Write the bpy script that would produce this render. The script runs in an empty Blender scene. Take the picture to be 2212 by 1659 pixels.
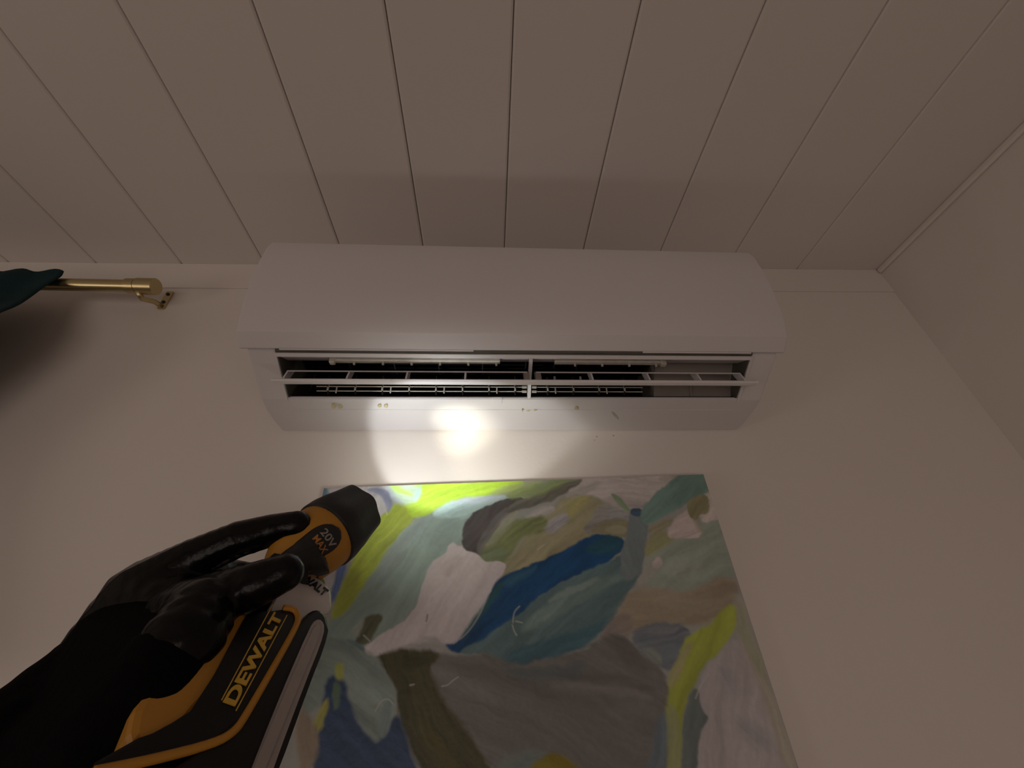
import bpy, bmesh, math, random
import numpy as np
from mathutils import Vector, Matrix

random.seed(4); np.random.seed(4)
sc = bpy.context.scene
COL = sc.collection

# ------------------------------------------------------------------ camera
CZ = 1.68                                   # lens height above the floor
F_PX = 897.42
PITCH, YAW, ROLL = 0.583103, 0.0757613, -0.0507414
fwd = Vector((math.sin(YAW)*math.cos(PITCH), math.cos(YAW)*math.cos(PITCH), math.sin(PITCH)))
r0 = Vector((math.cos(YAW), -math.sin(YAW), 0)); u0 = r0.cross(fwd)
RT = math.cos(ROLL)*r0 + math.sin(ROLL)*u0
UP = -math.sin(ROLL)*r0 + math.cos(ROLL)*u0
FW = fwd
CAM = Vector((0, 0, CZ))
cd = bpy.data.cameras.new('camera'); cam = bpy.data.objects.new('camera', cd); COL.objects.link(cam)
cd.sensor_fit = 'HORIZONTAL'; cd.sensor_width = 36.0; cd.lens = F_PX/2212*36.0; cd.clip_start = .01
m = Matrix((RT, UP, -FW)).transposed().to_4x4(); m.translation = CAM
cam.matrix_world = m
sc.camera = cam

# ------------------------------------------------------------------ light and exposure
vs = sc.view_settings
vs.view_transform = 'Standard'; vs.look = 'None'; vs.gamma = 1.0; vs.use_curve_mapping = False
vs.exposure = 0.0
W = bpy.data.worlds.new('world'); sc.world = W; W.use_nodes = True
W.node_tree.nodes['Background'].inputs[0].default_value = (.02, .017, .015, 1)
W.node_tree.nodes['Background'].inputs[1].default_value = 1.0
def lamp(name, kind, loc, energy, color, **kw):
    d = bpy.data.lights.new(name, kind); d.energy = energy; d.color = color
    for k, v in kw.items(): setattr(d, k, v)
    o = bpy.data.objects.new(name, d); COL.objects.link(o); o.location = loc
    return o
# dim warm light: fill added behind the photographer, and a lamp at the left
def area(name, loc, target, energy, color, w, h):
    o = lamp(name, 'AREA', loc, energy, color, shape='RECTANGLE', size=w, size_y=h)
    o.rotation_euler = (Vector(target)-Vector(loc)).to_track_quat('-Z', 'Y').to_euler()
area('room_fill', (-.5, -2.35, CZ-1.0), (-.2, .2, CZ+.45), 10.2, (1.0, .85, .76), 1.8, 1.0)
area('side_lamp', (-2.15, -.55, CZ-.55), (-.6, .1, CZ+.7), 3.2, (1.0, .84, .73), .6, .6)

# ------------------------------------------------------------------ helpers
def ray(u, v): return RT*((u-1106)/F_PX) + UP*(-(v-829.5)/F_PX) + FW       # axial depth 1
def pt(u, v, d): return CAM + ray(u, v)*d
def cpt(x, y, z): return CAM + RT*x + UP*y + FW*z
D = .62
def at_wall(u, v, dep=0.0):
    r = ray(u, v); return CAM + r*((D-dep)/r.y)
def on_plane(u, v, q, n):
    r = ray(u, v); return CAM + r*((q-CAM).dot(n)/r.dot(n))

def lin(c):
    return tuple(((x/255)/12.92 if x/255 <= .04045 else ((x/255+.055)/1.055)**2.4) for x in c)

def mat(name, color, rough=.6, metal=0.0, noise=0.0, nscale=20.0, bump=0.0, bscale=200.0, spec=.5, coat=0.0, emit=None, estr=0.0, stretch=(1,1,1), attr=None):
    M = bpy.data.materials.new(name); M.use_nodes = True
    nt = M.node_tree; b = nt.nodes['Principled BSDF']
    b.inputs['Base Color'].default_value = (*color, 1)
    b.inputs['Roughness'].default_value = rough; b.inputs['Metallic'].default_value = metal
    b.inputs['Specular IOR Level'].default_value = spec
    b.inputs['Coat Weight'].default_value = coat
    tc = nt.nodes.new('ShaderNodeTexCoord'); mp = nt.nodes.new('ShaderNodeMapping')
    mp.inputs['Scale'].default_value = stretch
    nt.links.new(tc.outputs['Object'], mp.inputs['Vector'])
    src = None
    if attr:
        a = nt.nodes.new('ShaderNodeAttribute'); a.attribute_name = attr; src = a.outputs['Color']
        nt.links.new(src, b.inputs['Base Color'])
    if noise > 0:
        n = nt.nodes.new('ShaderNodeTexNoise'); n.inputs['Scale'].default_value = nscale; n.inputs['Detail'].default_value = 5
        nt.links.new(mp.outputs['Vector'], n.inputs['Vector'])
        r = nt.nodes.new('ShaderNodeMapRange'); r.inputs['To Min'].default_value = 1-noise; r.inputs['To Max'].default_value = 1+noise
        nt.links.new(n.outputs['Fac'], r.inputs['Value'])
        mx = nt.nodes.new('ShaderNodeMix'); mx.data_type = 'RGBA'; mx.blend_type = 'MULTIPLY'; mx.inputs['Factor'].default_value = 1
        if src: nt.links.new(src, mx.inputs['A'])
        else: mx.inputs['A'].default_value = (*color, 1)
        nt.links.new(r.outputs['Result'], mx.inputs['B'])
        nt.links.new(mx.outputs['Result'], b.inputs['Base Color'])
    if bump > 0:
        n2 = nt.nodes.new('ShaderNodeTexNoise'); n2.inputs['Scale'].default_value = bscale; n2.inputs['Detail'].default_value = 4
        nt.links.new(mp.outputs['Vector'], n2.inputs['Vector'])
        bp = nt.nodes.new('ShaderNodeBump'); bp.inputs['Strength'].default_value = bump; bp.inputs['Distance'].default_value = .002
        nt.links.new(n2.outputs['Fac'], bp.inputs['Height']); nt.links.new(bp.outputs['Normal'], b.inputs['Normal'])
    if emit:
        b.inputs['Emission Color'].default_value = (*emit, 1); b.inputs['Emission Strength'].default_value = estr
    return M

M = {}
M['wall'] = mat('wall_paint', (.76, .71, .67), .75, noise=.02, nscale=6, bump=.12, bscale=160, spec=.25)
M['ceil'] = mat('ceiling_paint', (.72, .67, .64), .7, noise=.03, nscale=4, bump=.05, bscale=90, spec=.25)
M['trim'] = mat('trim_paint', (.76, .71, .67), .5, noise=.02, nscale=8, spec=.3)
M['floor'] = mat('floor_board', (.28, .19, .12), .5, noise=.25, nscale=5, stretch=(1, 12, 1))
M['acw'] = mat('white_plastic', (.66, .635, .65), .38, noise=.015, nscale=12, spec=.5)
M['acg'] = mat('grey_plastic', (.24, .21, .19), .5, noise=.12, nscale=30)
M['acd'] = mat('mouldy_dark_plastic', (.012, .011, .010), .75, noise=.6, nscale=60, spec=.15)
M['fan'] = mat('black_fan_plastic', (.010, .010, .011), .6, noise=.5, nscale=80, spec=.2)
M['stick'] = mat('dimmed_dusty_plastic', (.46, .43, .38), .55, noise=.25, nscale=90)  # dusty white, darkened further to imitate weak light inside the outlet
M['stain'] = mat('dried_glue', (.52, .46, .27), .6, noise=.25, nscale=200)
M['brass'] = mat('brushed_brass', (.56, .46, .25), .34, metal=1, noise=.08, nscale=30, stretch=(1, 40, 40))
M['curtain'] = mat('teal_velvet', (.012, .034, .038), .9, noise=.3, nscale=40, spec=.15, bump=.3, bscale=300)
M['black'] = mat('black_rubber', (.012, .012, .013), .5, noise=.25, nscale=60, bump=.1, bscale=400, spec=.4)
M['blackgloss'] = mat('black_hard_plastic', (.005, .005, .0055), .33, noise=.2, nscale=50, spec=.28)
M['yellow'] = mat('tool_yellow', (.46, .215, .024), .45, noise=.10, nscale=40, spec=.4)
M['yprint'] = mat('yellow_print', (.60, .36, .035), .5, noise=.25, nscale=120)
M['oprint'] = mat('orange_print', (.42, .17, .03), .5, noise=.2, nscale=120)
M['gprint'] = mat('grey_print', (.26, .25, .23), .5, noise=.2, nscale=120)
M['kprint'] = mat('black_print', (.010, .010, .010), .5)
M['silver'] = mat('pale_grey_plastic', (.50, .46, .44), .42, noise=.12, nscale=25, stretch=(1, 1, 1))
M['grey'] = mat('worn_grey_plastic', (.31, .27, .255), .5, noise=.15, nscale=60)
M['glove'] = mat('black_nitrile', (.0030, .0028, .0030), .27, noise=.2, nscale=60, bump=1.0, bscale=48, spec=.17)
M['sleeve'] = mat('black_cloth', (.0035, .0033, .0036), .9, noise=.3, nscale=200, spec=.05, bump=.3, bscale=500)
M['canvas'] = mat('raw_canvas', (.70, .66, .60), .85, noise=.05, nscale=300)
M['paint'] = mat('artist_paint', (.6, .6, .6), .48, noise=.10, nscale=160, bump=.35, bscale=110, spec=.35, attr='paint', stretch=(1, 1, 1))
M['lens'] = mat('lit_lens', (.9, .9, .85), .2, emit=(1, .95, .80), estr=25)

def obj(name, verts, faces, material, parent=None, smooth=False, world=True):
    """one mesh; with a parent the vertices are given in world space unless world=False"""
    off = parent.location if (parent is not None and world) else Vector((0, 0, 0))
    me = bpy.data.meshes.new(name)
    me.from_pydata([tuple(Vector(v)-off) for v in verts], [], faces); me.update()
    bm = bmesh.new(); bm.from_mesh(me); bmesh.ops.recalc_face_normals(bm, faces=bm.faces); bm.to_mesh(me); bm.free()
    if smooth:
        for p in me.polygons: p.use_smooth = True
    me.materials.append(material)
    o = bpy.data.objects.new(name, me); COL.objects.link(o)
    if parent is not None: o.parent = parent
    return o
def bm_obj(name, bm, material, parent=None, smooth=False):
    bmesh.ops.recalc_face_normals(bm, faces=bm.faces)
    me = bpy.data.meshes.new(name); bm.to_mesh(me); bm.free()
    if smooth:
        for p in me.polygons: p.use_smooth = True
    me.materials.append(material)
    o = bpy.data.objects.new(name, me); COL.objects.link(o)
    if parent is not None: o.parent = parent
    return o
def empty(name, loc, label=None, cat=None, rot=(0, 0, 0)):
    o = bpy.data.objects.new(name, None); COL.objects.link(o); o.location = loc; o.rotation_euler = rot
    o.empty_display_size = .05
    if label: o['label'] = label; o['category'] = cat
    return o
def struct(o, label=None, cat=None):
    o['kind'] = 'structure'
    if label: o['label'] = label; o['category'] = cat
    return o
def box_bm(bm, lo, hi, bev=0):
    c = [(x, y, z) for x in (lo[0], hi[0]) for y in (lo[1], hi[1]) for z in (lo[2], hi[2])]
    v = [bm.verts.new(p) for p in c]
    fs = [bm.faces.new([v[i] for i in f]) for f in ((0,1,3,2), (4,6,7,5), (0,4,5,1), (2,3,7,6), (0,2,6,4), (1,5,7,3))]
    if bev:
        es = list({e for f in fs for e in f.edges})
        bmesh.ops.bevel(bm, geom=es, offset=bev, segments=2, affect='EDGES', profile=.5)
def prism_bm(bm, poly, x0, x1, bev=0, seg=2):
    """profile [(depth, z)] in the unit's local frame, swept along x"""
    a = [bm.verts.new((x0, -d, z)) for d, z in poly]; b = [bm.verts.new((x1, -d, z)) for d, z in poly]
    n = len(poly); fs = [bm.faces.new(a), bm.faces.new(b[::-1])]
    for i in range(n): fs.append(bm.faces.new((a[i], b[i], b[(i+1) % n], a[(i+1) % n])))
    if bev:
        es = list({e for f in fs[:2] for e in f.edges})
        bmesh.ops.bevel(bm, geom=es, offset=bev, segments=seg, affect='EDGES', profile=.5)
def tube(path, rad, seg=12, cap=True):
    """path of points with radii -> verts, faces"""
    P = [Vector(p) for p in path]; rr = rad if isinstance(rad, (list, tuple)) else [rad]*len(P)
    V, Fs = [], []
    ref = None
    for i, p in enumerate(P):
        t = (P[min(i+1, len(P)-1)] - P[max(i-1, 0)]).normalized()
        if ref is None: ref = t.orthogonal().normalized()
        ref = (ref - t*ref.dot(t)).normalized(); w = t.cross(ref)
        for k in range(seg):
            a = 2*math.pi*k/seg; V.append(p + (ref*math.cos(a)+w*math.sin(a))*rr[i])
    for i in range(len(P)-1):
        for k in range(seg):
            k2 = (k+1) % seg; Fs.append((i*seg+k, i*seg+k2, (i+1)*seg+k2, (i+1)*seg+k))
    if cap:
        Fs.append(tuple(range(seg-1, -1, -1))); Fs.append(tuple(range((len(P)-1)*seg, len(P)*seg)))
    return V, Fs
def smooth_poly(pts, it=2, closed=True):
    P = [np.array(p, float) for p in pts]
    for _ in range(it):
        Q = []
        n = len(P); rng = range(n) if closed else range(n-1)
        if not closed: Q.append(P[0])
        for i in rng:
            a, b = P[i], P[(i+1) % n]; Q += [.75*a+.25*b, .25*a+.75*b]
        if not closed: Q.append(P[-1])
        P = Q
    return P

# ------------------------------------------------------------------ the room
H = CZ + .71826                     # ceiling
XR = .91418                         # right wall
XL, YF = -2.3, -2.6
def slab(name, lo, hi, material):
    bm = bmesh.new(); box_bm(bm, lo, hi); return bm_obj(name, bm, material)
WB = struct(slab('wall_back', (XL-.1, D, 0), (XR+.1, D+.1, H), M['wall']), 'white painted wall behind the air conditioner and painting', 'wall')
struct(slab('wall_right', (XR, YF, 0), (XR+.1, D, H), M['wall']), 'white painted side wall at the right corner', 'wall')
struct(slab('wall_left', (XL-.1, YF, 0), (XL, D, H), M['wall']), 'white painted wall on the left, out of view', 'wall')
struct(slab('wall_front', (XL-.1, YF-.1, 0), (XR+.1, YF, H), M['wall']), 'white painted wall behind the photographer', 'wall')
struct(slab('floor', (XL-.1, YF-.1, -.1), (XR+.1, D+.1, 0), M['floor']), 'dark wooden floor out of view below', 'floor')
ceil = struct(slab('ceiling', (XL-.1, YF-.1, H+.012), (XR+.1, D+.1, H+.1), M['ceil']), 'white painted plank ceiling running towards the back wall', 'ceiling')
PITCHW, X0 = .1687975, .0417559
def plank_mesh(wd):
    h = wd/2-.0005; c = .0034
    prof = [(-h, .012), (-h, c), (-h+c*.25, c*.35), (-h+c, 0), (h-c, 0), (h-c*.25, c*.35), (h, c), (h, .012)]
    V = [(x, YF, z) for x, z in prof] + [(x, D, z) for x, z in prof]; n = len(prof)
    Fs = [tuple(range(n)), tuple(range(2*n-1, n-1, -1))] + [(i, (i+1) % n, (i+1) % n+n, i+n) for i in range(n)]
    o = obj('plank', V, Fs, M['ceil']); return o
first = None
i = 4
xs = []
while X0+i*PITCHW > XL-.05:
    xs.append(X0+i*PITCHW-PITCHW/2); i -= 1
for k, xc in enumerate(xs):
    if first is None: o = first = plank_mesh(PITCHW)
    else: o = first.copy(); COL.objects.link(o)
    o.location = (xc, 0, H); o.parent = ceil
lastw = XR-(X0+4*PITCHW)
o = plank_mesh(lastw); o.location = ((XR+X0+4*PITCHW)/2, 0, H); o.parent = ceil
bm = bmesh.new(); box_bm(bm, (XL, D-.0025, H-.071), (XR, D, H), .0008)
struct(bm_obj('trim_1', bm, M['trim']), 'flat white trim board along the top of the back wall', 'trim')
bm = bmesh.new(); box_bm(bm, (XR-.007, YF, H-.014), (XR, D-.0025, H), .004)
struct(bm_obj('trim_2', bm, M['trim']), 'narrow white bead where right wall meets plank ceiling', 'trim')

# ------------------------------------------------------------------ air conditioner
AC = empty('air_conditioner', (.0505, D, CZ+.3160), 'white wall-mounted split air conditioner with its outlet louver open', 'air conditioner', (0, .0155, 0))
HW = .380; OL, OR = -.341, .3405
bm = bmesh.new()
side = [(0, .004), (.0035, .0003), (.032, .0030), (.060, .0064), (.083, .0105), (.150, .0472), (.1505, .058), (.160, .066), (.160, .236), (0, .238)]
prism_bm(bm, side, -HW, OL, .0035, 3); prism_bm(bm, side, OR, HW, .0035, 3)
prism_bm(bm, [(0, .004), (.0035, .0003), (.060, .0058), (.060, .0068), (.0822, .01035), (.0822, .016), (0, .012)], OL-.003, OR+.003)
prism_bm(bm, [(.0005, .008), (.004, .008), (.004, .236), (.0005, .236)], OL-.003, OR+.003)
prism_bm(bm, [(0.002, .230), (.159, .230), (.159, .237), (.002, .237)], OL-.003, OR+.003)
bm_obj('casing', bm, M['acw'], AC)
# front panel: lofted, corners rounded at the top
prof = [(.150, .0515), (.1545, .0490), (.1560, .0492), (.1735, .0632), (.1745, .0650), (.1805, .083), (.1860, .110), (.1895, .150), (.1895, .190), (.1870, .222), (.1835, .236), (.1780, .2435), (.168, .2470), (.120, .2485), (.120, .240), (.165, .238), (.165, .08), (.150, .056)]
zt, rr_ = .247, .020
V, Fs = [], []
n = len(prof); XS = [-1, -.997, -.99, -.5, 0, .5, .99, .997, 1]
for j, s in enumerate(XS):
    for (d, z) in prof:
        hw = .3885
        if z > zt-rr_:
            q = min(1, (z-(zt-rr_))/rr_); hw -= rr_*(1-math.sqrt(max(0, 1-q*q)))*.8
        dd = d
        if abs(s) > .995 and d > .15 and z > .06: dd = d - (.0022 if abs(s) == 1 else .0006)
        V.append((s*hw, -dd, z))
for j in range(len(XS)-1):
    for k in range(n):
        k2 = (k+1) % n; Fs.append((j*n+k, j*n+k2, (j+1)*n+k2, (j+1)*n+k))
Fs.append(tuple(range(n))); Fs.append(tuple(range(len(XS)*n-1, (len(XS)-1)*n-1, -1)))
fp = obj('front_panel', V, Fs, M['acw'], AC, world=False, smooth=True)
bpy.context.view_layer.objects.active = fp
fp.data.set_sharp_from_angle(angle=math.radians(14))
# strip pieces in the gap under the panel
for (x0, x1) in ((-.335, -.068), (.176, .338)):
    bm = bmesh.new(); prism_bm(bm, [(.1500, .0488), (.1552, .0486), (.1546, .0472), (.1500, .0470)], x0, x1); bm_obj('panel_catch_strip', bm, M['acw'], AC)
# upper outlet lip and duct walls
bm = bmesh.new(); prism_bm(bm, [(.1485, .0475), (.1500, .0445), (.1455, .0415), (.1430, .0440)], OL, OR, .0006); bm_obj('outlet_upper_lip', bm, M['acw'], AC)
bm = bmesh.new(); prism_bm(bm, [(.1445, .0440), (.1180, .0560), (.1180, .0600), (.1500, .0520)], OL, OR); bm_obj('duct_upper_wall', bm, M['acw'], AC)
def ribbon(pr, t):
    P = [Vector((p[0], p[1])) for p in pr]; out = []
    for i in range(len(P)):
        tg = (P[min(i+1, len(P)-1)]-P[max(i-1, 0)]).normalized(); out.append(P[i]+Vector((-tg.y, tg.x))*t)
    return [tuple(p) for p in P] + [tuple(p) for p in out[::-1]]
bm = bmesh.new(); prism_bm(bm, ribbon([(.080, .0165), (.060, .0205), (.040, .034), (.024, .060), (.020, .095), (.026, .130), (.050, .165), (.090, .175), (.125, .160), (.138, .120), (.134, .085), (.119, .0605)], -.002), OL, OR)
bm_obj('air_duct', bm, M['acd'], AC)
# cross-flow fan: barrel of many blades, in two lengths
def fan(x0, x1):
    bm = bmesh.new(); c = Vector((.080, .112)); N = 34
    prism_bm(bm, [(c.x+.026*math.cos(2*math.pi*k/16), c.y+.026*math.sin(2*math.pi*k/16)) for k in range(16)], x0, x1)
    for k in range(N):
        a = 2*math.pi*k/N; e = Vector((math.cos(a), math.sin(a))); t = Vector((math.cos(a+.35), math.sin(a+.35)))
        p, q = c+e*.030, c+t*.044; w = Vector((-e.y, e.x))*.0007
        prism_bm(bm, [tuple(p-w), tuple(q-w), tuple(q+w), tuple(p+w)], x0, x1)
    for x in np.linspace(x0, x1, 6):
        prism_bm(bm, [(c.x+.0445*math.cos(2*math.pi*k/20), c.y+.0445*math.sin(2*math.pi*k/20)) for k in range(20)], x-.001, x+.001)
    bm_obj('fan_roller', bm, M['fan'], AC)
fan(-.330, .012); fan(.020, .205)
# motor housing at the right end of the duct
bm = bmesh.new(); prism_bm(bm, [(.030, .020), (.070, .0175), (.086, .044), (.104, .062), (.115, .066), (.115, .150), (.030, .150)], .214, OR-.001, .001)
mh = bm_obj('motor_housing', bm, M['acg'], AC)
bm = bmesh.new(); prism_bm(bm, [(.0702, .0180), (.0735, .0178), (.0880, .0436), (.0860, .0440)], .272, .2745); bm_obj('housing_rib', bm, M['acg'], mh)
# dark plates added over the duct's end walls to stand for their shade
M['shade'] = mat('shaded_plastic', (.085, .078, .066), .7, noise=.5, nscale=40)  # dark colour in place of shade, for duct ends and panel gap
for x, w in ((OL, .0012), (OR, -.0012)):
    bm = bmesh.new(); prism_bm(bm, [(.0850, .0140), (.1440, .0450), (.1200, .0590), (.115, .150), (.030, .150), (.030, .030), (.075, .0170)], min(x, x+w), max(x, x+w)); bm_obj('duct_end_shade', bm, M['shade'], AC)
bm = bmesh.new(); prism_bm(bm, [(.1543, .0488), (.1528, .0462), (.1488, .0464), (.1490, .0492)], OL, OR); bm_obj('panel_gap_shade', bm, M['shade'], AC)  # dark strip added to stand for shade under the front panel
# centre post of the outlet
bm = bmesh.new(); prism_bm(bm, [(.0805, .0100), (.0850, .0120), (.1000, .0300), (.1420, .0450), (.1380, .0520), (.0900, .0380), (.0790, .0180)], .0125, .0175, .0006); bm_obj('centre_post', bm, M['acw'], AC)
# upper swing-vane rails with hanging clips
def bar(name, p0, p1, r, m, parent=AC, seg=8):
    V, Fs = tube([p0, p1], r, seg); return obj(name, V, Fs, m, parent, world=False, smooth=False)
for (x0, x1, flip) in ((-.268, -.030, 1), (.050, .212, -1)):
    bm = bmesh.new(); box_bm(bm, (x0, -.1370, .0430), (x1, -.1290, .0480), .001); rail = bm_obj('vane_rail', bm, M['stick'], AC)
    xe = x0 if flip > 0 else x1
    bm = bmesh.new(); box_bm(bm, (xe-.004, -.1385, .0385), (xe+.004, -.1300, .0500), .0015); bm_obj('rail_end_hook', bm, M['stick'], rail)
    for x in np.arange(x0+.03, x1, .0405):
        bm = bmesh.new(); box_bm(bm, (x-.0015, -.1335, .0385), (x+.0015, -.1305, .0440), .0004); bm_obj('rail_clip', bm, M['stick'], rail)
# lower swing vanes: two link rods on each side, joined by upright vanes
for (x0, x1) in ((-.300, .004), (.026, .190)):
    for z, d in ((.0262, .094), (.0208, .090)):
        bar('link_rod', (x0, -d, z), (x1, -d, z), .0008, M['stick'])
    xe = x1 if x0 < -.1 else x0; s = 1 if x0 < -.1 else -1
    for z, d in ((.0262, .094), (.0208, .090)):
        bar('link_knob', (xe, -d, z), (xe+s*.007, -d, z), .0022, M['stick'])
    xv = np.arange(x0+.017, x1, .0395)
    for k, x in enumerate(xv):
        bm = bmesh.new(); prism_bm(bm, [(.0880, .0155), (.0905, .0160), (.0985, .0300), (.100, .0420), (.085, .0460), (.074, .0300)], x-.0007, x+.0007); bm_obj('swing_vane', bm, M['acd'], AC)
    for k, x in enumerate(xv):
        bm = bmesh.new(); box_bm(bm, (x-.0011, -.0955, .0200), (x+.0011, -.0925, .0285), .0003); bm_obj('vane_tab', bm, M['stick'], AC)
        if k % 2 == 0: bar('vane_pin', (x+.012, -.0915, .0165), (x+.012, -.0925, .0255), .0011, M['stick'])
for x in (.052, .091):  # pale tabs added to imitate torch glints on the ribs
    for k in range(3):
        bm = bmesh.new(); box_bm(bm, (x-.0016, -.1115, .0268+.0030*k), (x+.0016, -.1095, .0284+.0030*k), .0004); bm_obj('rib_glint', bm, M['stick'], AC)
# lower lip of the outlet with its cover tab
bm = bmesh.new(); prism_bm(bm, [(.0760, .0112), (.0770, .0084), (.0845, .0098), (.0850, .0128), (.0800, .0160)], OL, OR, .0005); lip = bm_obj('outlet_lower_lip', bm, M['acw'], AC)
bm = bmesh.new(); prism_bm(bm, [(.0762, .0090), (.0768, .0078), (.0855, .0093), (.0862, .0125), (.0845, .0130)], -.040, -.026, .0004); bm_obj('cover_tab', bm, M['acw'], lip)
for x, s in ((OL, 1), (OR, -1)):
    bm = bmesh.new(); prism_bm(bm, [(.0830, .0085), (.1500, .0452), (.1490, .0480), (.0815, .0120)], min(x, x-s*.0035), max(x, x-s*.0035), .0005); bm_obj('outlet_side_frame', bm, M['acw'], AC)
# louver
LV = bmesh.new()
cx, cz_ = .1385, .0085; e = Vector((-math.cos(math.radians(31)), math.sin(math.radians(31)))); nn = Vector((e.y, -e.x))
prf = []
for s, t in ((0, .0025), (.003, .0056), (.010, .0062), (.022, .0045), (.034, .0020)): prf.append((cx+e.x*s-nn.x*t, cz_+e.y*s-nn.y*t))
for s, t in ((.034, -.0008), (.022, .0), (.010, -.0006), (.003, -.0014), (0, -.0006)): prf.append((cx+e.x*s-nn.x*t*-1*-1, cz_+e.y*s-nn.y*t*-1*-1))
prism_bm(LV, prf, -.3395, .3420)
for v in LV.verts:                      # raked ends
    s = ((-v.co.y)-cx)*e.x + (v.co.z-cz_)*e.y
    v.co.x += (1 if v.co.x < 0 else -1)*max(0, s)*.35
    if abs(v.co.y) > .136: v.co.x *= 1.006
louver = bm_obj('louver', LV, M['acw'], AC)
ux, uz = .1262, .0300
for (x0, x1) in ((-.332, .010), (.023, .332)):
    bm = bmesh.new(); prism_bm(bm, [(ux, uz), (ux-.001, uz+.0030), (ux-.020, uz+.0165), (ux-.0215, uz+.0150)], x0, x1, .0004); bm_obj('upper_slat', bm, M['acw'], louver)
for x in (-.331, -.245, -.163, -.080, .0085, .0255, .104, .188, .264, .331):
    w = .0012 if abs(x-.017) > .01 else .004
    bm = bmesh.new(); prism_bm(bm, [(ux-.001, uz+.001), (ux+.003, .0195), (.1300, .0150), (.1160, .0240), (ux-.018, uz+.0140)], x-w, x+w); bm_obj('louver_strut', bm, M['acw'] if abs(x-.017) > .01 else M['acg'], louver)
# dried glue marks and a paint chip left on the chin
acm = Matrix.Rotation(.0155, 4, 'Y'); acm.translation = AC.location; aci = acm.inverted()
def chin_pt(u, v):
    r = aci.to_3x3() @ ray(u, v); o = aci @ CAM
    # chin plane through (0,0) and (.06,.0058) in (depth, z)
    nrm = Vector((0, .0058, .06)).normalized(); t = -o.dot(nrm)/r.dot(nrm); return o + r*t, -nrm
def blob(name, u, v, w, h, material, ang=0.0, pts=None):
    out = pts or [(math.cos(2*math.pi*k/12)*(1+.18*random.uniform(-1, 1)), math.sin(2*math.pi*k/12)*(1+.18*random.uniform(-1, 1))) for k in range(12)]
    ca, sa = math.cos(ang), math.sin(ang); lo, hi = [], []
    for (x, y) in out:
        px, py = u+(x*w*ca-y*h*sa), v+(x*w*sa+y*h*ca)
        p, nr = chin_pt(px, py); lo.append(p-nr*.0004); q, _ = chin_pt(u+(px-u)*.75, v+(py-v)*.75); hi.append(q+nr*.0007)
    k = len(out); Fs = [tuple(range(k, 2*k))]+[(i, (i+1) % k, (i+1) % k+k, i+k) for i in range(k)]
    return obj(name, lo+hi, Fs, material, AC, world=False)
for (u, v, w, h) in ((721, 877, 5, 6), (735, 879, 5, 5), (820, 877, 4.5, 4), (834, 877, 4.5, 4), (1245, 882, 4, 4), (1128, 886, 1.5, 3.5), (1141, 887, 5, 1.3), (1156, 886, 4, 1.5)):
    blob('glue_mark', u, v, w, h, M['stain'])
blob('paint_chip', 1329, 897, 12, 6, M['stick'], .45, [(-1, -.8), (-.4, -.7), (.2, -.3), (.7, .2), (1, 1), (.3, .9), (-.4, .4), (-.9, -.1)])

for (u, v, r) in ((1325, 941, .0016), (1289, 943, .0014), (1284, 951, .0011)):
    p = at_wall(u, v, 0); V, Fs = tube([(p.x, D, p.z), (p.x, D-.0006, p.z)], [r, r*.7], 9); obj('wall_scuff', V, Fs, M['stain'], WB)
# ------------------------------------------------------------------ painting
ptl = at_wall(700, 1055, .02); ptr = at_wall(1519, 1025, .02)
PX = (ptr-ptl).normalized(); PZ = Vector((0, -1, 0)).cross(PX)
if PZ.z < 0: PZ = -PZ
PW = (ptr-ptl).length; PH = .62
base = ptl - PZ*PH + PX*PW/2
PA = empty('painting', base, 'abstract canvas painting in blue, teal and lime hung below the air conditioner', 'painting')
def p3(s, t, y): p = ptl + PX*s - PZ*t; return Vector((p.x, y, p.z))
yb, yf = D-.001, D-.02
V = [p3(s, t, y) for y in (yb, yf+.0004) for s, t in ((0, 0), (PW, 0), (PW, PH), (0, PH))]
obj('canvas_stretcher', V, [(0, 1, 2, 3), (7, 6, 5, 4), (0, 4, 5, 1), (1, 5, 6, 2), (2, 6, 7, 3), (3, 7, 4, 0)], M['canvas'], PA)

def uv_of(u, v):
    p = at_wall(u, v, .02)-ptl; return (p.dot(PX), -p.dot(PZ))
GX, GT = 460, 460
S, T = np.meshgrid(np.linspace(0, PW, GX), np.linspace(0, PH*.62, GT))
def vnoise(x, y, seed):
    rs = np.random.RandomState(seed); tab = rs.rand(64, 64)
    xi = np.floor(x).astype(int); yi = np.floor(y).astype(int); fx = x-xi; fy = y-yi
    fx = fx*fx*(3-2*fx); fy = fy*fy*(3-2*fy); g = lambda a, b: tab[a % 64, b % 64]
    return (g(xi, yi)*(1-fx)+g(xi+1, yi)*fx)*(1-fy) + (g(xi, yi+1)*(1-fx)+g(xi+1, yi+1)*fx)*fy
def fbm(x, y, seed): return sum(vnoise(x*2**k, y*2**k, seed+k)*.5**k for k in range(4))/1.875-.5
WS = S + .012*fbm(S*22, T*22, 1) + .004*fbm(S*90, T*90, 5)
WT = T + .012*fbm(S*22, T*22, 11) + .004*fbm(S*90, T*90, 15)
img = np.zeros((GT, GX, 3)) + np.array((.36, .36, .33))
hgt = np.zeros((GT, GX))
img *= (1+.16*fbm(S*30, T*60, 31))[..., None]
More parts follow.
